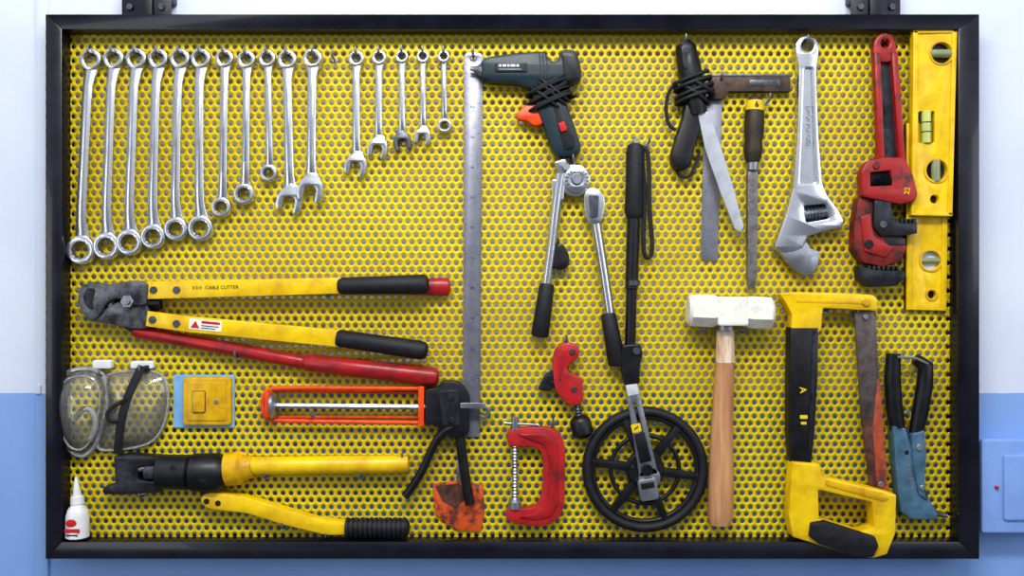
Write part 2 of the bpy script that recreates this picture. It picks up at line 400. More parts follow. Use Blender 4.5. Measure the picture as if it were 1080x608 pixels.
# ================================================================ STEEL RULER
T=Thing('steel_ruler','long grey steel ruler hanging against the yellow board','ruler')
out=ch([(489,62),(490,54),(508,54),(509,62)],2,False)+[(506,462),(488,462)]
T.part('blade',(RULER,extr(out,1,2.6,.2,[circ(499,61,3.2,16)])),)
tk=[];
for i_ in range(120):
    y=76+i_*3.2; l=5 if i_%10==0 else (3.6 if i_%5==0 else 2.2)
    xr=508.6-2.6*(y-62)/400
    tk.append(extr([(xr-l,y),(xr,y),(xr,y+.5),(xr-l,y+.5)],2.6,2.75,0))
    if i_%2==0:
        xl=489.2-1*(y-62)/400; tk.append(extr([(xl,y),(xl+l*.7,y),(xl+l*.7,y+.5),(xl,y+.5)],2.6,2.75,0))
tx=[text(str(i_+1),498,80+32*(i_+1)-32,4.5,90,2.6,.2) for i_ in range(12)]
T.part('graduation_marks',(STEELD,*tk),(STEELD,*tx))
T.done(); hook(499,59)
# ================================================================ HOT GLUE GUN WITH CORD
T=Thing('hot_glue_gun','dark teal electric glue gun with orange trigger and coiled cord','glue gun')
body=ch([(507,67),(514,62),(545,58),(574,56),(580,66),(588,68),(590,58),(594,54),(607,55),(612,72),(613,86),(600,92),(588,90),(584,96),(558,96),(548,90),(520,89),(508,85)],2)
T.part('body',(TEAL,extr(body,3,18,3.5)),(BLK,extr(rr(522,68,556,79,2),17,18.6,.3),extr(ch([(591,58),(606,58),(611,74),(610,87),(596,90)],2),10,19.5,1.5),*[extr(strip((572+3.5*q_,60+q_),(575+3.5*q_,86),1.2),17.5,18.6,0) for q_ in range(-1,2)]),
   (STEEL,*[extr(rr(526+a_,70.5,526+a_+w_,73.2,.3),18.5,18.7,0) for a_,w_ in((0,3),(4,4),(9,2.5),(12.5,5),(18.5,3))],extr([(526,75.4),(550,75.4),(550,76),(526,76)],18.5,18.7,0)))
T.part('nozzle',(STEEL,rod((510,75,10),(496,73,10),[(0,7),(.3,6),(.5,3.6),(1,1.8)])))
hd=ch([(558,90),(588,90),(594,104),(606,135),(613,158),(608,166),(590,168),(582,160),(574,136),(564,112)],2)
T.part('handle',(TEAL,extr(hd,3,17,3.5)),(BLK,extr(ch([(582,108),(590,108),(607,152),(603,160),(594,160)],2),16,18,.5)))
T.part('trigger',(ORG,extr(ch([(544,122),(553,112),(566,110),(574,118),(573,133),(562,134),(556,128),(546,128)],2),5,14,2)))
T.part('power_switch',(INKR,extr(rot(rr(589,131,596,141,1.5),592,135,-20),17,20,.8)),label='red rocker switch')
cp=ch([(602,166,9),(604,176,8),(594,182,6),(586,196,3),(588,220,3),(586,245,3),(590,262,4)],3,False)
T.part('power_cord',(RUB,helix((574,90,10),(584,112,10),24,12,6,1.7,seg=20,jit=.25),helix((584,94,11),(572,108,11),21,11,3,1.6,seg=20,jit=.2),tube(cp,1.7,8)))
T.part('plug',(BLK,extr(ch([(586,258),(593,256),(600,268),(601,280),(592,286),(583,283),(584,270)],2),2,12,2)),(STEEL,rod((588,284,6),(586,294,6),[(0,1.2),(1,1.2)],8),rod((596,282,6),(597,292,6),[(0,1.2),(1,1.2)],8)))
T.done(); hook(582,101)
# ================================================================ TUBE BENDER
T=Thing('tube_bender','steel lever tube bender with two black grips','tube bender')
T.part('bending_head',(CHROME,extr(ch([(590,180),(600,174),(614,175),(622,184),(621,198),(612,208),(598,207),(590,198)],2),4,12,1),ringhead(608,190,14,5,11,14.5)),
   (STEEL,cyl(608,190,12,17,5.5),cyl(597,177,10,15,4),extr(ch([(584,172),(596,168),(600,180),(590,186)],1),6,13,.8)),
   (INK,*[extr(rot([(608-.4,177.5),(608+.4,177.5),(608+.4,181),(608-.4,181)],608,190,a_),14.5,14.7,0) for a_ in range(-120,121,20)]))
T.part('lever_arm',(CHROME,tube([(591,184,9),(588,205,9),(581,265,9),(576,302,9)],[6,5.4,5,5],14),extr(ch([(582,190),(596,190),(594,212),(582,212)],1),3,13,1)))
T.part('grip',(RUB,capsule((577,299,9),(569,356,9),8,9.5)))
T.part('lever_arm',(CHROME,tube([(625,214,9),(629,240,9),(637,290,9),(643,332,9)],[6,5.4,5.2,5.2],14),extr(ch([(615,205),(622,198),(634,202),(638,214),(634,236),(622,238),(616,226)],2),4,15,1.2)),(STEELD,extr(ch([(620,206),(631,207),(630,230),(622,231)],1),15,15.6,.2)))
T.part('grip',(RUB,capsule((641,330,9),(651,386,9),8,9.5)))
T.done(); hook(604,171)
# ================================================================ PIPE CUTTER
T=Thing('pipe_cutter','small red pipe cutter with black knurled knob','pipe cutter')
T.part('body',(REDB,extr(ch([(582,384),(585,368),(594,361),(606,362),(612,369),(608,380),(599,383),(597,391),(606,395),(614,399),(615,424),(604,429),(592,421),(584,408)],2),3,15,2)),(RED,extr(ch([(587,382),(590,370),(597,366),(597,378),(592,392),(590,404)],2),14.5,16,.6)),(STEELD,cyl(603,371,14,16.5,3.2),cyl(605,410,14,16.5,3)))
T.part('cutting_wheel',(GUN,extr(ch([(584,388),(574,396),(567,411),(580,413),(588,406)],1),5,12,1.2),cyl(582,400,4,14,5)))
T.part('feed_screw',(STEELD,thread((608,424,9),(612,446,9),4,7)))
T.part('knob',(BLK,rod((610,438,9),(616,462,9),[(0,5),(.1,9),(.25,11.5),(.8,11.5),(.92,9),(1,5)],10)))
T.done(); hook(597,360)
# ================================================================ C CLAMP
T=Thing('c_clamp','red cast c-clamp with steel screw','clamp')
o_=ch([(535,453),(556,450),(580,450),(592,457),(596,474),(595,532),(589,547),(572,555),(545,552),(533,547),(534,535),(552,536),(566,533),(572,520),(573,486),(570,474),(560,470),(545,471),(535,469)],2)
i_=ch([(545,457),(578,457),(588,466),(589,530),(582,543),(568,547),(545,544),(560,541),(575,534),(579,520),(579,482),(574,468),(562,464)],2)
T.part('body',(REDB,extr(o_,3,13,1.5)),(RED,extr(i_,12,15,1)),(STEELD,text('3"',584,500,6,90,15,.3)))
T.part('screw',(STEEL,thread((543,452,9),(543,528,9),3.8,22,12,.3),rod((543,440,9),(543,453,9),[(0,4.5),(1,4.5)],12),rod((543,526,9),(543,536,9),[(0,4),(.3,7),(1,7)],16)))
T.part('tommy_bar',(STEEL,rod((532,446,11),(568,448,11),[(0,2.2),(.06,2.2),(.07,1.4),(.93,1.4),(.94,2.2),(1,2.2)],10)))
T.done(); hook(583,448)
# ================================================================ MEASURING WHEEL
T=Thing('measuring_wheel','black measuring wheel with long black pole and wrist strap','measuring wheel')
cx,cy=680,495
wheel=T.part('wheel',(BLK,*[tube([(cx+Rr*math.cos(2*math.pi*t/64),cy+Rr*math.sin(2*math.pi*t/64),8) for t in range(64)],rd,10,1.0,True) for Rr,rd in((55,2.8),(36,2.4))],
    *[extr(strip((cx+9*math.cos(math.radians(a_)),cy+9*math.sin(math.radians(a_))),(cx+58*math.cos(math.radians(a_)),cy+58*math.sin(math.radians(a_))),10,7),4,11.5,1.4) for a_ in range(8,360,60)],cyl(cx,cy,2,13,20,28,2)),
    (GUN,*[cyl(cx+14*math.cos(a_),cy+14*math.sin(a_),12,14.5,2,8) for a_ in(0.2,1.25,2.3,3.35,4.4,5.45)]))
T.part('tire',(RUB,tube([(cx+61*math.cos(2*math.pi*t/72),cy+61*math.sin(2*math.pi*t/72),8) for t in range(72)],5.2,12,1.3,True)),parent=wheel)
T.part('pole',(BLK,rod((668,222,10),(664,372,10),[(0,6.8),(.55,6.8),(.56,5.6),(1,5.6)],18)),(STEELD,rod((667,296,10),(667,301,10),[(0,7.4),(1,7.4)],18)))
T.part('handle',(RUB,rod((670,152,10),(668,232,10),[(0,5),(.03,8.5),(.1,9.8),(.5,9.4),(.9,10),(.97,8),(1,6.5)],18)),(STEEL,cyl(670,150,6,14,3.5)))
T.part('wrist_strap',(RUB,tube(ch([(674,158,13),(681,156,14),(684,175,12),(684,220,10),(688,255,8),(687,271,7),(680,273,7),(678,255,8),(680,200,9),(676,170,12)],2,False),2.5,8,.6)))
T.part('pole_clamp',(BLK,extr(ch([(655,364),(674,362),(677,372),(674,384),(673,404),(658,406),(655,392)],1),3,17,1.5)),(STEELD,cyl(670,370,16,19,4)))
T.part('fork',(STEEL,extr(strip((665,406),(683,500),13,20),12,15.5,.6,[strip((668,424),(678,466),2.4,4)]),extr(circ(684,503,11.5,24),12,15.5,.6)),(INKW,extr(strip((664.5,404),(667,416),12,12),15,16.4,.4)),(BLK,extr(strip((673,456),(680,486),11,12),15,17,.4)))
T.part('counter',(STEEL,extr(rot(rr(672,503,692,526,3),681,514,-10),12,20,1.2)),(BLK,extr(rot(rr(675,507,689,513,1),681,514,-10),19.8,20.5,.2),cyl(681,494,15,20,6)))
T.part('sticker',(INKY,extr(rot(rr(665,446,675,455,1),670,451,-12),15.5,15.9,0)),(INK,extr(strip((668,452),(672,449),1.2),15.9,16.1,0)))
T.done(); hook(684,151)
# ================================================================ BLACK CORDED TOOL
T=Thing('glue_gun','black electric tool wrapped in its cord with flat grey strip','glue gun')
T.part('body',(BLK,tube([(719,47,11),(722,52,11),(726,72,11),(731,100,11),(735,122,11)],[8,11,12.5,12.5,10],18)),(GUN,extr(rot(rr(717,52,728,76,2),722,64,-8),20,22.6,.4)))
T.part('handle',(BLK,extr(ch([(722,108),(742,112),(742,126),(733,150),(728,172),(722,181),(709,179),(706,166),(711,148),(718,128)],2),3,17,4)))
T.part('power_cord',(RUB,helix((726,82,11),(734,108,11),20,14,4,2.1,seg=20,jit=.15),helix((738,90,12),(724,108,12),17,13,2,2.0,seg=20,jit=.2),
   tube(ch([(712,88,16),(704,98,14),(701,115,12),(704,132,10),(712,138,10)],3,False),2,8),tube(ch([(712,176,8),(716,186,8),(726,188,8),(732,178,8),(738,160,6)],3,False),1.8,8)))
T.part('grey_strip',(FLAT,extr(ch([(734,122),(745,119),(756,150),(770,195),(782,240),(779,246),(773,243),(758,205),(742,160)],1),15,17.5,.5)))
T.done(); hook(722,45)
# ================================================================ TRY SQUARE
T=Thing('try_square','aged steel try square with rusty straight stock','try square')
T.part('blade',(RULER,extr([(744,95),(763,95),(758,275),(740,274)],1,2.6,.2)),(STEELD,*[extr([(741+.8,y_),(741+(5 if y_%20<4 else 3.2),y_),(741+(5 if y_%20<4 else 3.2),y_+.5),(741+.8,y_+.5)],2.6,2.8,0) for y_ in range(130,272,4)]))
T.part('stock',(RUSTS,extr([(748,79),(833,79),(833,97),(768,97),(762,105),(748,105)],1,10,.8)),(STEELD,extr([(748,79),(833,79),(833,81.5),(748,81.5)],9.5,10.6,.2),extr([(790,85),(822,85),(822,91),(790,91)],9.8,10.3,.1)))
T.done(); hook(760,84)
# ================================================================ FILE
T=Thing('file','slim steel file with dark yellow-banded handle','file')
T.part('handle',(BROWN,rod((796,103,9),(793,176,9),[(0,6),(.04,8.5),(.2,10),(.5,10.5),(.62,9),(.75,10),(.88,8.5),(.97,6),(1,5)],20)),(STEEL,rod((793.5,168,9),(793,180,9),[(0,7),(1,6)],18)))
T.part('paint_band',(INKY,rod((795.8,107,9),(795.4,118,9),[(0,9.4),(1,10)],20)),(INK,text('6',795,112.5,6,-5,19,.5,.1)))
T.part('blade',(FILE,extr([(789,178),(798,178),(798.5,186),(797.5,292),(795,305),(789,305),(787.5,292),(787.5,186)],5,11,1.2)))
T.done(); hook(810,107)
# ================================================================ ADJUSTABLE WRENCH
T=Thing('adjustable_wrench','large chrome adjustable wrench hanging jaw down','adjustable wrench')
hb=[(837,58),(837,48),(842,41),(850,39),(858,43),(862,50),(861,60),(859,74),(861,140),(865,194),(870,206),(882,222),(888,234),(884,241),(866,245),(850,250),(845,262),(836,266),(824,268),(814,262),(820,246),(827,226),(834,200),(839,140),(840,74)]
rec=ch([(846.5,74),(853.5,74),(855.5,140),(857.5,194),(842,194),(844.5,140)],1)
slot=ch([(846,218),(868,216),(872,231),(848,235)],1)
T.part('body',(CHROME,extr(ch(hb,1),4,15,2,[circ(849.5,50,6.5,20),rec,slot]),extr(rec,4,12,0)),
   (GUN,extr(slot,4,6,0)),(STEEL,text('DROP FORGED',850.4,134,4.4,90,12,.8,.06)))
T.part('adjusting_screw',(STEEL,thread((846,227,10),(872,224,10),6.5,7,16,.35)))
T.part('movable_jaw',(STEEL,extr([(818,264),(838,261),(849,255),(853,262),(863,266),(860,284),(852,292),(840,288),(829,278)],5,14,1.8)))
T.done(); hook(849.5,46)
# ================================================================ PIPE WRENCHES
T=Thing('pipe_wrench','worn red pipe wrench hanging behind another pipe wrench','pipe wrench','red pipe wrenches on one hook')
T.part('handle',(REDW,extr(ch([(933,44),(937,37),(942,40),(944,70),(947,120),(950,170),(925,215),(905,215),(926,160),(932,100)],1),1,7,1)))
T.part('housing',(REDD,extr(ch([(902,210),(912,206),(926,214),(930,238),(950,252),(953,262),(948,276),(928,282),(908,278),(897,264),(898,236)],1),1,16,2)),(REDW,extr(ch([(904,230),(914,226),(918,250),(938,262),(930,272),(908,266)],1),15.5,18,1)),(GUN,cyl(912,258,17,20,4.5),extr(rr(930,252,951,259,1),15,17,.4)))
T.part('jaw',(GUN,extr(ch([(902,280),(918,285),(951,286),(951,294),(940,302),(916,303),(903,296)],1),2,17,1.5),*[extr([(912+5*t,281),(915+5*t,281),(915+5*t,286),(912+5*t,286)],3,16,.3) for t in range(7)]))
T.done()
T=Thing('pipe_wrench','slim red pipe wrench with dark toothed jaw and yellow mark','pipe wrench','red pipe wrenches on one hook')
T.part('handle',*[(m_,*[U(g_,8) for g_ in gs]) for m_,gs in ((REDW,(extr(ch([(917,62),(918,46),(925,37),(936,38),(941,46),(943,62),(936,68),(924,68)],2),1,9,2,[circ(930,48,4.6,16)]),
   extr(strip((921,58),(926,178),7),3,11,2),extr(strip((939,58),(948,178),7),3,11,2))),(GUN,(extr([(922,62),(938,62),(947,176),(926,176)],1,3.4,0),)))])
T.part('housing',(REDW,U(extr(ch([(903,182),(909,172),(926,168),(948,168),(957,186),(962,206),(959,214),(944,217),(924,213),(904,209)],1),1,14,2,[[(913,184),(933,182),(935,197),(913,198)]]),8)),(INKY,text('22',950.5,203,5.5,-82,22,.4,.1)),(REDD,U(cyl(918,177,13,16,3.4),8)))
T.part('adjusting_nut',(GUN,U(thread((913,191,8),(934,190,8),8,7,18,.3),8)))
T.part('jaw',(GUN,U(extr([(917,212),(934,214),(937,231),(944,236),(962,236),(962,247),(944,250),(924,250),(916,240)],1,13,1.6),8),*[U(extr([(940+4.4*t,232),(943+4.4*t,232),(943+4.4*t,237),(940+4.4*t,237)],2,12,.3),8) for t in range(5)]),(JAW,U(cyl(926,238,12,14.5,4),8)))
T.done(); hook(930,45)
# ================================================================ LEVELS
def level(T,q,holes):
    hl=[circ(*h,24) for h in holes]
    T.part('body',(YEL,extr(q,1,6,.8,hl),extr(strip((q[0][0]+3,q[0][1]),(q[3][0]+3,q[3][1]),6),1,8,.8),extr(strip((q[1][0]-3,q[1][1]),(q[2][0]-3,q[2][1]),6),1,8,.8)),
        (YELD,*[extr(circ(h[0],h[1],h[2]+2.2,28),5.5,7.4,.4,[circ(h[0],h[1],h[2],28)]) for h in holes]))
T=Thing('spirit_level','long yellow spirit level partly covered by a shorter one','spirit level','yellow spirit levels')
level(T,[(956,130),(1001,130),(998,328),(956,327)],[(982,275,10),(983,311,4.5)])
T.part('vial',(VIAL,rod((971,275,4),(993,275,4),[(0,3),(1,3)],14)),(STICK,extr(circ(982,275,11,20),.5,1.5,0)))
T.part('hanging_hole_rim',(INK,cyl(983,311,.6,1.2,4.3,16,.2)))
T.done()
T=Thing('spirit_level','yellow spirit level with three vials hanging over another','spirit level','yellow spirit levels')
up=lambda p:([(v[0]-.012*(v[0]-540)*.35,v[1],v[2]+6.2) for v in p[0]],p[1])
q=[(961,34),(1007,33),(1002,228),(959,226)]
hl=[circ(991,58,11,24),circ(986,181,11,24),circ(984,211,4.5,20),rr(967,119,984,152,2)]
T.part('body',(YEL,up(extr(q,2,9,.8,hl)),up(extr(strip((963.5,35),(961.5,226),5),2,11,.8)),up(extr(strip((1004.5,33),(999.5,228),5),2,11,.8)),up(extr([(961,33),(1007,33),(1007,37),(961,38)],2,11,.8)),up(extr([(959,224),(1002,225),(1002,229),(959,228)],2,11,.8))),
   (YELD,up(extr(circ(991,58,13,28),8.5,10.2,.4,[circ(991,58,11,28)])),up(extr(circ(986,181,13.5,28),8.5,10.2,.4,[circ(986,181,11,28)]))))
T.part('vial',(VIAL,up(rod((980,58,6.5),(1002,58,6.5),[(0,4.5),(1,4.5)],14))),(GUN,up(extr(circ(991,58,12,20),2,3,0))))
T.part('vial',(VIAL,up(rod((986,170,6.8),(986,192,6.8),[(0,4.8),(1,4.8)],14))),(GUN,up(extr(circ(986,181,12,20),2,3,0))))
T.part('vial',(VIALG,up(rod((976,119,7),(976,152,7),[(0,5),(1,5)],14))),(INK,up(rod((976,130,7),(976,131,7),[(0,5.2),(1,5.2)],14)),up(rod((976,140,7),(976,141,7),[(0,5.2),(1,5.2)],14))))
T.part('hanging_hole_rim',(INK,up(cyl(984,211,2,3,4.4,16,.2))))
T.done()
# ================================================================ SLEDGE HAMMER
T=Thing('sledge_hammer','white painted sledge hammer with worn wooden handle','hammer')
T.part('head',(WHT,rod((723,327,19),(811,330,19),[(0,14),(.035,17.6),(.28,18.2),(.34,16),(.42,15.4),(.6,15.4),(.68,16),(.74,18),(.965,17.2),(1,14)],8),extr(rr(751,313,783,343,3),18,35,2)))
T.part('handle',(WOOD,tube([(763,380,15),(762,410,13),(760,450,13),(759,510,14),(758,540,14),(758,552,14)],[9.8,10.4,11.5,13,13.5,11],20,.8)),(WOODP,tube([(763,344,16),(763,360,15),(763,382,15)],[9.2,9.4,10],20,.8)),(STEEL,rod((763,343,17),(763,348,17),[(0,10.2),(1,10.2)],20)))
T.done(); hook(742,350); hook(784,351)
# ================================================================ HACKSAW
T=Thing('hacksaw','yellow hacksaw with black back bar and rusty edged blade','hacksaw',lift=5)
fr=[(819,310),(834,308),(880,309),(916,311),(921,316),(920,328),(898,327),(864,325),(862,348),(858,352),(830,350),(831,332),(826,322)]
T.part('frame',(YEL,extr(ch(fr,1),1,16,2)),(YELD,cyl(908,319,15,18,4),extr([(836,316),(905,318),(905,321),(836,319)],15.6,16.4,.2)))
T.part('back_bar',(BLK,extr([(829,345),(859,345),(858,400),(855,455),(850,500),(831,500),(828,455),(828,400)],1,17,2.5)),(GUN,extr([(852,348),(856,348),(850,494),(847,494)],16.5,17.6,.4)),
   (INKY,text('A',842,410,7,85,17,.5,.12),extr(rr(839,436,847,440,1),17,17.3,0),extr(rr(840,443,846,446,1),17,17.3,0)))
T.part('blade',(SAW,extr([(898,326),(919,327),(926,440),(905.5,440)],8,10.5,.2),extr([(919,327)]+[p for t in range(30) for p in((919+7.2*t/30,327+113*t/30),(920.6+7.2*t/30,327+113*(t+.6)/30))]+[(926,440),(922,440)],8.2,10.6,.1)),
   (RUST,extr([(905.5,440),(923,440),(928,516),(915,518)],8,10.5,.2)),(SAWE,extr([(922,400)]+[p for t in range(30) for p in((924+8*t/30,400+115*t/30),(926+8*t/30,400+115*(t+.6)/30))]+[(932,516),(922,517),(917,450)],8.3,10.8,.1)),(STEEL,cyl(909,334,8,14,3),cyl(925,509,8,14,3)))
ho=ch([(830,484),(858,486),(862,500),(885,505),(925,514),(938,518),(937,558),(928,580),(914,584),(888,580),(850,568),(830,562),(826,540),(828,505)],1)
hi_=ch([(857,513),(912,526),(914,552),(900,556),(858,543)],1)
T.part('handle',(YEL,U(extr(ho,0,18,2.5,[hi_]),4)),(YELD,U(extr(ch([(864,502),(924,516),(930,522),(925,525),(864,508)],1),17.5,19,.5),4)))
T.part('handle_grip',(RUB,U(extr(ch([(848,546),(862,544),(900,556),(914,560),(918,570),(912,582),(890,580),(856,568),(846,560)],1),16,23,2.5),4)))
T.done(); hook(872,328); hook(902,332)
# ================================================================ RIVETER
T=Thing('hand_riveter','blue-grey hand riveter with black grips pointing up','rivet gun')
T.part('handle',(BLK,tube([(941,373,10),(940,400,10),(942,430,10),(946,456,10)],[7.5,8.5,8.5,7.5],16,.9)))
T.part('handle',(BLK,tube([(963,378,12),(974,386,12),(973,405,12),(968,436,12),(963,460,12)],[6,8.2,8.5,8.5,7],16,.9)),(STEEL,tube([(942,376,18),(960,377,20),(973,383,20)],1.4,8)))
T.part('body',(BLUE,extr(ch([(938,448),(951,450),(960,474),(968,500),(976,524),(986,542),(980,547),(956,546),(946,538),(943,515),(940,485)],1),3,17,2.5)),(STEEL,*[extr(strip((953.5+.9*t,488+4.6*t),(954+.9*t,491+4.6*t),3.2),17,17.2,0) for t in range(6)]),(GUN,cyl(952,476,16.5,17.5,2.5)))
T.part('lever',(BLUE,extr(ch([(956,456),(970,452),(972,478),(970,506),(974,526),(964,520),(958,490)],1),6,20,2)),(STEEL,cyl(964,470,19,22,3.5),cyl(967,512,19,22,3)))
T.part('nosepiece',(STEEL,rod((975,539,9),(998,544,9),[(0,7),(.4,5.5),(.5,3.4),(1,2.4)],14)))
T.done(); hook(954,438)
# ================================================================ RED BOLT CUTTER (behind)
T=Thing('bolt_cutter','red bolt cutter hanging behind the yellow cable cutter','bolt cutter')
T.part('jaw',(GUN,extr(ch([(118,314),(150,306),(168,308),(170,326),(150,334),(126,330)],1),1,8,1),extr(ch([(118,338),(150,340),(172,344),(172,356),(140,352)],1),1,8,1)))
T.part('handle',(RED,rod((165,306,6),(380,302,6),[(0,5.5),(1,5.5)],16)))
T.part('grip',(RED,capsule((380,302,7),(475,303,7),6.5,10,18,.7)))
T.part('handle',(RED,rod((141,349,8),(330,384,8),[(0,5),(.02,7),(1,7)],16)))
T.part('grip',(RED,rod((320,382,9),(463,398,9),[(0,6),(.03,9),(.5,9.6),(.95,10),(.985,8.5),(1,5)],18)))
T.done(); hook(250,377)
# ================================================================ YELLOW CABLE CUTTER
T=Thing('cable_cutter','long-handled yellow cable cutter with worn jaws and black grips','cable cutter')
T.part('jaw',(JAW,U(extr(ch([(162,298),(160,322),(144,322),(130,314),(118,320),(112,332),(104,338),(94,332),(88,318),(90,302),(104,297),(118,301),(134,298),(148,296)],2),0,8,2))),(GUN,U(extr(ch([(98,304),(108,304),(104,318),(106,328),(98,324),(94,314)],2),7.6,8.6,.3))))
T.part('jaw',(JAW,U(extr(ch([(160,320),(162,347),(140,346),(120,341),(100,339),(92,334),(106,333),(116,326),(128,318),(146,322)],2),-3,4,1.5))),(STEEL,U(cyl(141,318,4,11,7,6)),U(cyl(141,318,8,13,3.5))))
T.part('handle',(YEL,U(extr([(158,297),(362,293),(364,310),(158,316)],-1,6,1.8))),(STEELD,U(cyl(167,306,5,8,4,6)),U(cyl(191,306,5,8,4,6))),(INK,U(text('CABLE CUTTER',238,303.5,3.6,-1,6,.3)),U(text('0 0 0',212,304,3.4,-1,6,.3)),U(extr([(150,318),(172,318),(172,322),(150,322)],-1,4,.3))))
T.part('grip',(RUB,capsule((358,302,17),(453,300,17),9,10.4)))
T.part('handle',(YEL,U(extr([(160,328),(200,333),(362,348),(360,366),(198,350),(158,344)],-1,6,1.8))),(STEELD,U(cyl(166,337,5,8,4,6)),U(cyl(191,341,5,8,4,6))),
  (WLAB,U(extr(rot(rr(204,337,238,348,.5),220,342,5.5),6,6.4,0))),(INKR,U(extr(rot([(206,346.5),(210.5,339),(215,346.5)],220,342,5.5),6.4,6.7,0)),U(extr(rot(rr(217,338.5,236,341,.2),220,342,5.5),6.4,6.7,0))),(INK,U(extr(rot(rr(217,343,235,343.8,.1),220,342,5.5),6.4,6.7,0)),U(extr(rot(rr(217,345.4,232,346.2,.1),220,342,5.5),6.4,6.7,0))))
T.part('grip',(RUB,rod((357,356,17),(452,370,17),[(0,7.5),(.03,9),(.9,10),(.97,9),(1,5.5)],18)))
T.done()
for x_,y_ in((345,312),(170,348),(355,366)): hook(x_,y_)
# ================================================================ GOGGLES
T=Thing('safety_goggles','clear plastic safety goggles with black elastic strap','goggles')
g1=ch([(62,404),(72,391),(96,388),(110,396),(114,420),(108,448),(100,472),(88,483),(72,476),(64,455),(60,430)],3)
g2=ch([(108,396),(130,392),(160,391),(174,398),(178,424),(172,452),(160,468),(138,474),(112,476),(100,474),(108,448),(114,420)],3)
T.part('lens',(CLR,dome(g1,5,22,8,3)))
T.part('lens',(CLR,dome(g2,4,14,8,3)))
T.part('rim',(CLRD,tube([(x,y,6) for x,y in g1],2.8,8,1.2,True),tube([(x*.84+88*.16,y*.84+435*.16,15) for x,y in g1],1.2,6,1,True),tube([(x,y,5) for x,y in g2],1.6,8,1.2,True)),label='clear moulded rim')
T.part('nose_bridge',(CLRD,tube(ch([(86,440,22),(96,428,23),(104,432,22),(108,446,20),(100,462,18)],2,False),3,8)))
T.part('strap',(RUB,tube(ch([(152,386,12),(146,400,15),(138,420,18),(132,445,19),(127,478,14)],2,False),4.6,8,.4),tube(ch([(138,420,20),(124,428,21),(118,436,21),(122,444,20),(134,442,19)],2,False),2.4,8,.5),tube([(150,390,10),(158,388,8)],3.6,8,.5)))
T.part('vent_cover',(WPL,extr(rr(98,380,118,389,2),2,9,1)))
T.part('vent_cover',(WPL,extr(rr(138,381,162,389,2),2,9,1)))
T.done(); hook(108,396); hook(150,392)
# ================================================================ LIGHT SWITCH
T=Thing('light_switch','yellow square switch plate on light blue backing','light switch')
T.part('backing',(BTAPE,extr(rr(181,396,246,452,1),.5,2.5,.4)))
T.part('plate',(YELD,extr(rr(193,398,244,449,4),2.5,8,1.8),extr(rr(198,403,239,444,2),7.5,9,.6)))
T.part('rocker',(YELD,extr(rr(204,413,217,435,2),8.8,11.5,1.2)),(INK,extr(rr(203.4,412.4,217.6,435.6,2),8.9,9.2,0)))
T.part('screw',(STEEL,cyl(229,424,8.8,10,2.4,12,.3)))
T.done()
# ================================================================ CAULKING GUN
T=Thing('caulking_gun','orange frame caulking gun with steel rod and black trigger','caulking gun')
T.part('cradle',(ORG,tube(ch([(447,410,10),(300,409,10),(284,410,10),(278,418,10),(278,436,10),(284,443,10),(300,444,10),(447,446,10)],2,False),2.3,10,.9),extr(rr(281,414,286,441,2),3,15,.8),
   extr(rr(442,407,448,449,1.5),2,17,.8),tube([(286,413,3),(444,415,3)],1.6,8),tube([(286,441,3),(444,441,3)],1.6,8)))
T.part('push_rod',(STEEL,rod((287,428,9),(500,430,9),[(0,3.2),(1,3.2)],6),tube(ch([(498,430,9),(508,428,9),(517,432,9),(512,441,9),(506,439,9)],2,False),2.2,8)),(STEEL,rod((287,428,9),(293,428,9),[(0,14),(.5,14),(1,11)],24)))
T.part('trigger_housing',(BLK,extr(ch([(449,410),(462,408),(466,401),(484,402),(490,408),(496,418),(494,440),(496,456),(482,462),(468,458),(462,448),(449,446)],2),3,16,1.5)),(GUN,extr(ch([(463,412),(484,410),(486,448),(468,448)],1),15,17,.6),cyl(476,418,16,19,3.5),cyl(477,442,16,19,3.5)),(STEEL,extr(rr(486,424,512,430,1),14,17,.5)))
T.part('handle',(BLK,tube(ch([(484,450,9),(487,475,9),(491,505,9),(496,532,9)],2,False),5.2,14,1.1)))
T.part('trigger',(BLK,tube(ch([(478,450,12),(466,456,12),(456,472,12),(447,494,12),(436,512,12),(428,523,12)],2,False),4.4,12,1.2)))
T.done(); hook(330,440); hook(453,404)
# ================================================================ SCRAPER
T=Thing('putty_knife','small rusty orange scraper behind the caulking gun trigger','scraper')
T.part('blade',(ORGR,extr([(456,512),(482,508),(509,513),(511,540),(507,562),(482,561),(468,552),(459,544)],1,2.6,.3)),(RUST,extr([(459,514),(484,511),(494,524),(480,538),(466,530)],2.6,2.9,0)))
T.part('handle',(STEEL,extr([(481,510),(488,510),(487,486),(482,486)],1,3.4,.4)))
T.done(); hook(504,517)
# ================================================================ HYDRAULIC CRIMPER
T=Thing('hydraulic_crimper','black and yellow hydraulic crimping tool lying on hooks','crimping tool')
T.part('head',(GUN,extr(ch([(124,480),(140,478),(172,480),(176,488),(150,492),(150,504),(176,508),(172,518),(130,520),(112,518),(113,512),(126,508)],1),3,18,2),
   extr(ch([(112,513),(135,512),(135,521),(112,520)],1),5,14,1)),(STEEL,rod((140,497,14),(163,490,14),[(0,3),(.8,3),(1,1.5)],12)))
T.part('cylinder',(BLK,rod((168,497,11),(204,498,11),[(0,15),(.05,18),(.9,18.5),(1,15)],28),rod((203,498,11),(242,498,11),[(0,17),(.06,20),(.75,20.5),(.85,18),(1,15)],28)),(GUN,cyl(190,490,26,29,3,10),cyl(222,500,28,31,5,14)),(STEELD,rod((156,497,11),(170,497,11),[(0,9),(1,9)],20)))
T.part('collar',(YELD,rod((239,495,11),(268,492,11),[(0,14),(.05,17.5),(.55,17.5),(.7,13),(1,11.5)],24),rod((250,478,11),(262,480,11),[(0,3),(1,3)],10)))
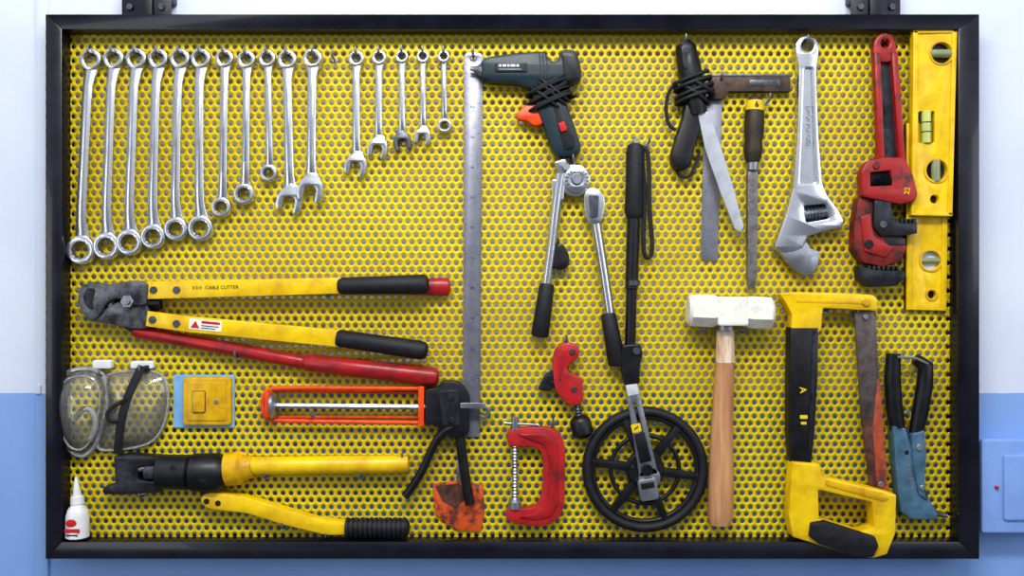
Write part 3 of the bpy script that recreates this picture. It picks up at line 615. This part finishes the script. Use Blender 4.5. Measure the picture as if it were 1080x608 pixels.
T.part('handle',(YEL,rod((264,491,11),(431,489,11),[(0,9.4),(.97,9.4),(1,8)],22)))
T.part('pump_lever',(YEL,extr(ch([(214,521),(226,517),(262,522),(300,534),(340,546),(368,549),(368,563),(345,563),(300,552),(262,540),(224,536),(215,531)],2),5,17,3)),(INK,cyl(221,527,16.5,17.6,3,12,.2),cyl(233,529,16.5,17.6,3,12,.2)),(GUN,extr(ch([(212,512),(230,512),(228,524),(214,524)],1),6,14,1)))
pr=[(0,7)]
for i_ in range(13): pr+=[((i_+.2)/13.5,10.5),((i_+.75)/13.5,10.5),((i_+.85)/13.5,9),((i_+1.1)/13.5,9)]
pr+=[(1,6)]
T.part('lever_grip',(RUB,rod((365,556,11),(432,556,11),pr,20)))
T.done()
for x_,y_ in((380,504),(425,484),(280,504),(300,556),(150,524),(345,566)): hook(x_,y_)
# ================================================================ GLUE BOTTLE
T=Thing('glue_bottle','small white glue bottle with red label and pointed cap','glue bottle')
T.part('bottle',(WPL,rod((84.5,566,13),(84.5,528,13),[(0,10),(.03,11.8),(.6,11.6),(.8,9.5),(.9,6.5),(1,5.5)],26)),(INKR,extr(circ(83,548,5.5,18,4),24.2,25,.2),extr(rr(76,554,92,558,1),24,24.8,.2)),(INK,extr(rr(78,560,90,561.4,.3),24.3,24.8,0)))
T.part('cap',(WPL,rod((84.5,530,13),(83,502,13),[(0,7),(.25,6.6),(.3,4.6),(1,1.3)],20)))
T.done()
# ================================================================ ELECTRICAL BOX
T=Thing('electrical_box','light blue painted wall box with small red indicator','electrical box',k=K0)
T.part('casing',(BBOX,extr(rr(1034,466,1134,556,3),WALLD,WALLD+22,2)))
T.part('lid',(BBOX,extr(rr(1030,462,1138,560,3),WALLD+22,WALLD+27,1.5),extr(rr(1052,478,1118,546,3),WALLD+26,WALLD+30,1)))
T.part('indicator',(INKR,cyl(1045,512,WALLD+26,WALLD+30,1.8,12)),label='small red indicator')
T.done()
# ================================================================ LIGHT + CAMERA
def area_light(name,loc,tgt,sx,sy,e,col):
    l=bpy.data.lights.new(name,'AREA'); l.shape='RECTANGLE'; l.size=sx; l.size_y=sy; l.energy=e; l.color=col
    o=bpy.data.objects.new(name,l); sc.collection.objects.link(o); o.location=loc
    o.rotation_euler=(Vector(tgt)-Vector(loc)).to_track_quat('-Z','Y').to_euler()
area_light('ceiling_light',(0.0,-1.6,2.95),(0.0,0,1.45),1.6,.3,42,(1,.98,.95))
area_light('right_fill_light',(2.6,-2.2,2.1),(0.2,0,1.5),1.2,1.2,12,(.86,.92,1))  # cool fill lamp added on the right, stands for no real window
area_light('left_fill_light',(-2.4,-2.4,1.5),(-0.2,0,1.4),.8,1.6,10,(.95,.97,1))  # added fill lamp on the left, no doorway behind it
wd=bpy.data.worlds.new('world'); sc.world=wd; wd.use_nodes=True; N=wd.node_tree.nodes; L=wd.node_tree.links
bg=N['Background']; tc=N.new('ShaderNodeTexCoord'); sp=N.new('ShaderNodeSeparateXYZ'); r=N.new('ShaderNodeValToRGB'); mr=N.new('ShaderNodeMapRange')
mr.inputs['From Min'].default_value=-1
L.new(tc.outputs['Generated'],sp.inputs[0]); L.new(sp.outputs['Z'],mr.inputs['Value'])
nz=N.new('ShaderNodeTexNoise'); nz.inputs['Scale'].default_value=2.6; nz.inputs['Detail'].default_value=2; L.new(tc.outputs['Generated'],nz.inputs['Vector'])  # invented bright and dark patches of surroundings, to give the chrome contrast
ad=N.new('ShaderNodeMath'); ad.operation='MULTIPLY_ADD'; ad.inputs[1].default_value=1.1; L.new(nz.outputs['Fac'],ad.inputs[0]); L.new(mr.outputs[0],ad.inputs[2])
sb=N.new('ShaderNodeMath'); sb.operation='SUBTRACT'; sb.inputs[1].default_value=.55; L.new(ad.outputs[0],sb.inputs[0])
L.new(sb.outputs[0],r.inputs[0]); L.new(r.outputs[0],bg.inputs[0])
e=r.color_ramp.elements; e[0].position=.3; e[0].color=(.05,.055,.07,1); e[1].position=.78; e[1].color=(.95,1.0,1.1,1)
m_=e.new(.5); m_.color=(.36,.38,.42,1)
bg.inputs[1].default_value=.75
cam=bpy.data.cameras.new('camera'); cam.lens=36*(D/K0)/1080; cam.sensor_width=36
co=bpy.data.objects.new('camera',cam); sc.collection.objects.link(co); co.location=(0,-D,Z0); co.rotation_euler=(math.pi/2,0,0); sc.camera=co
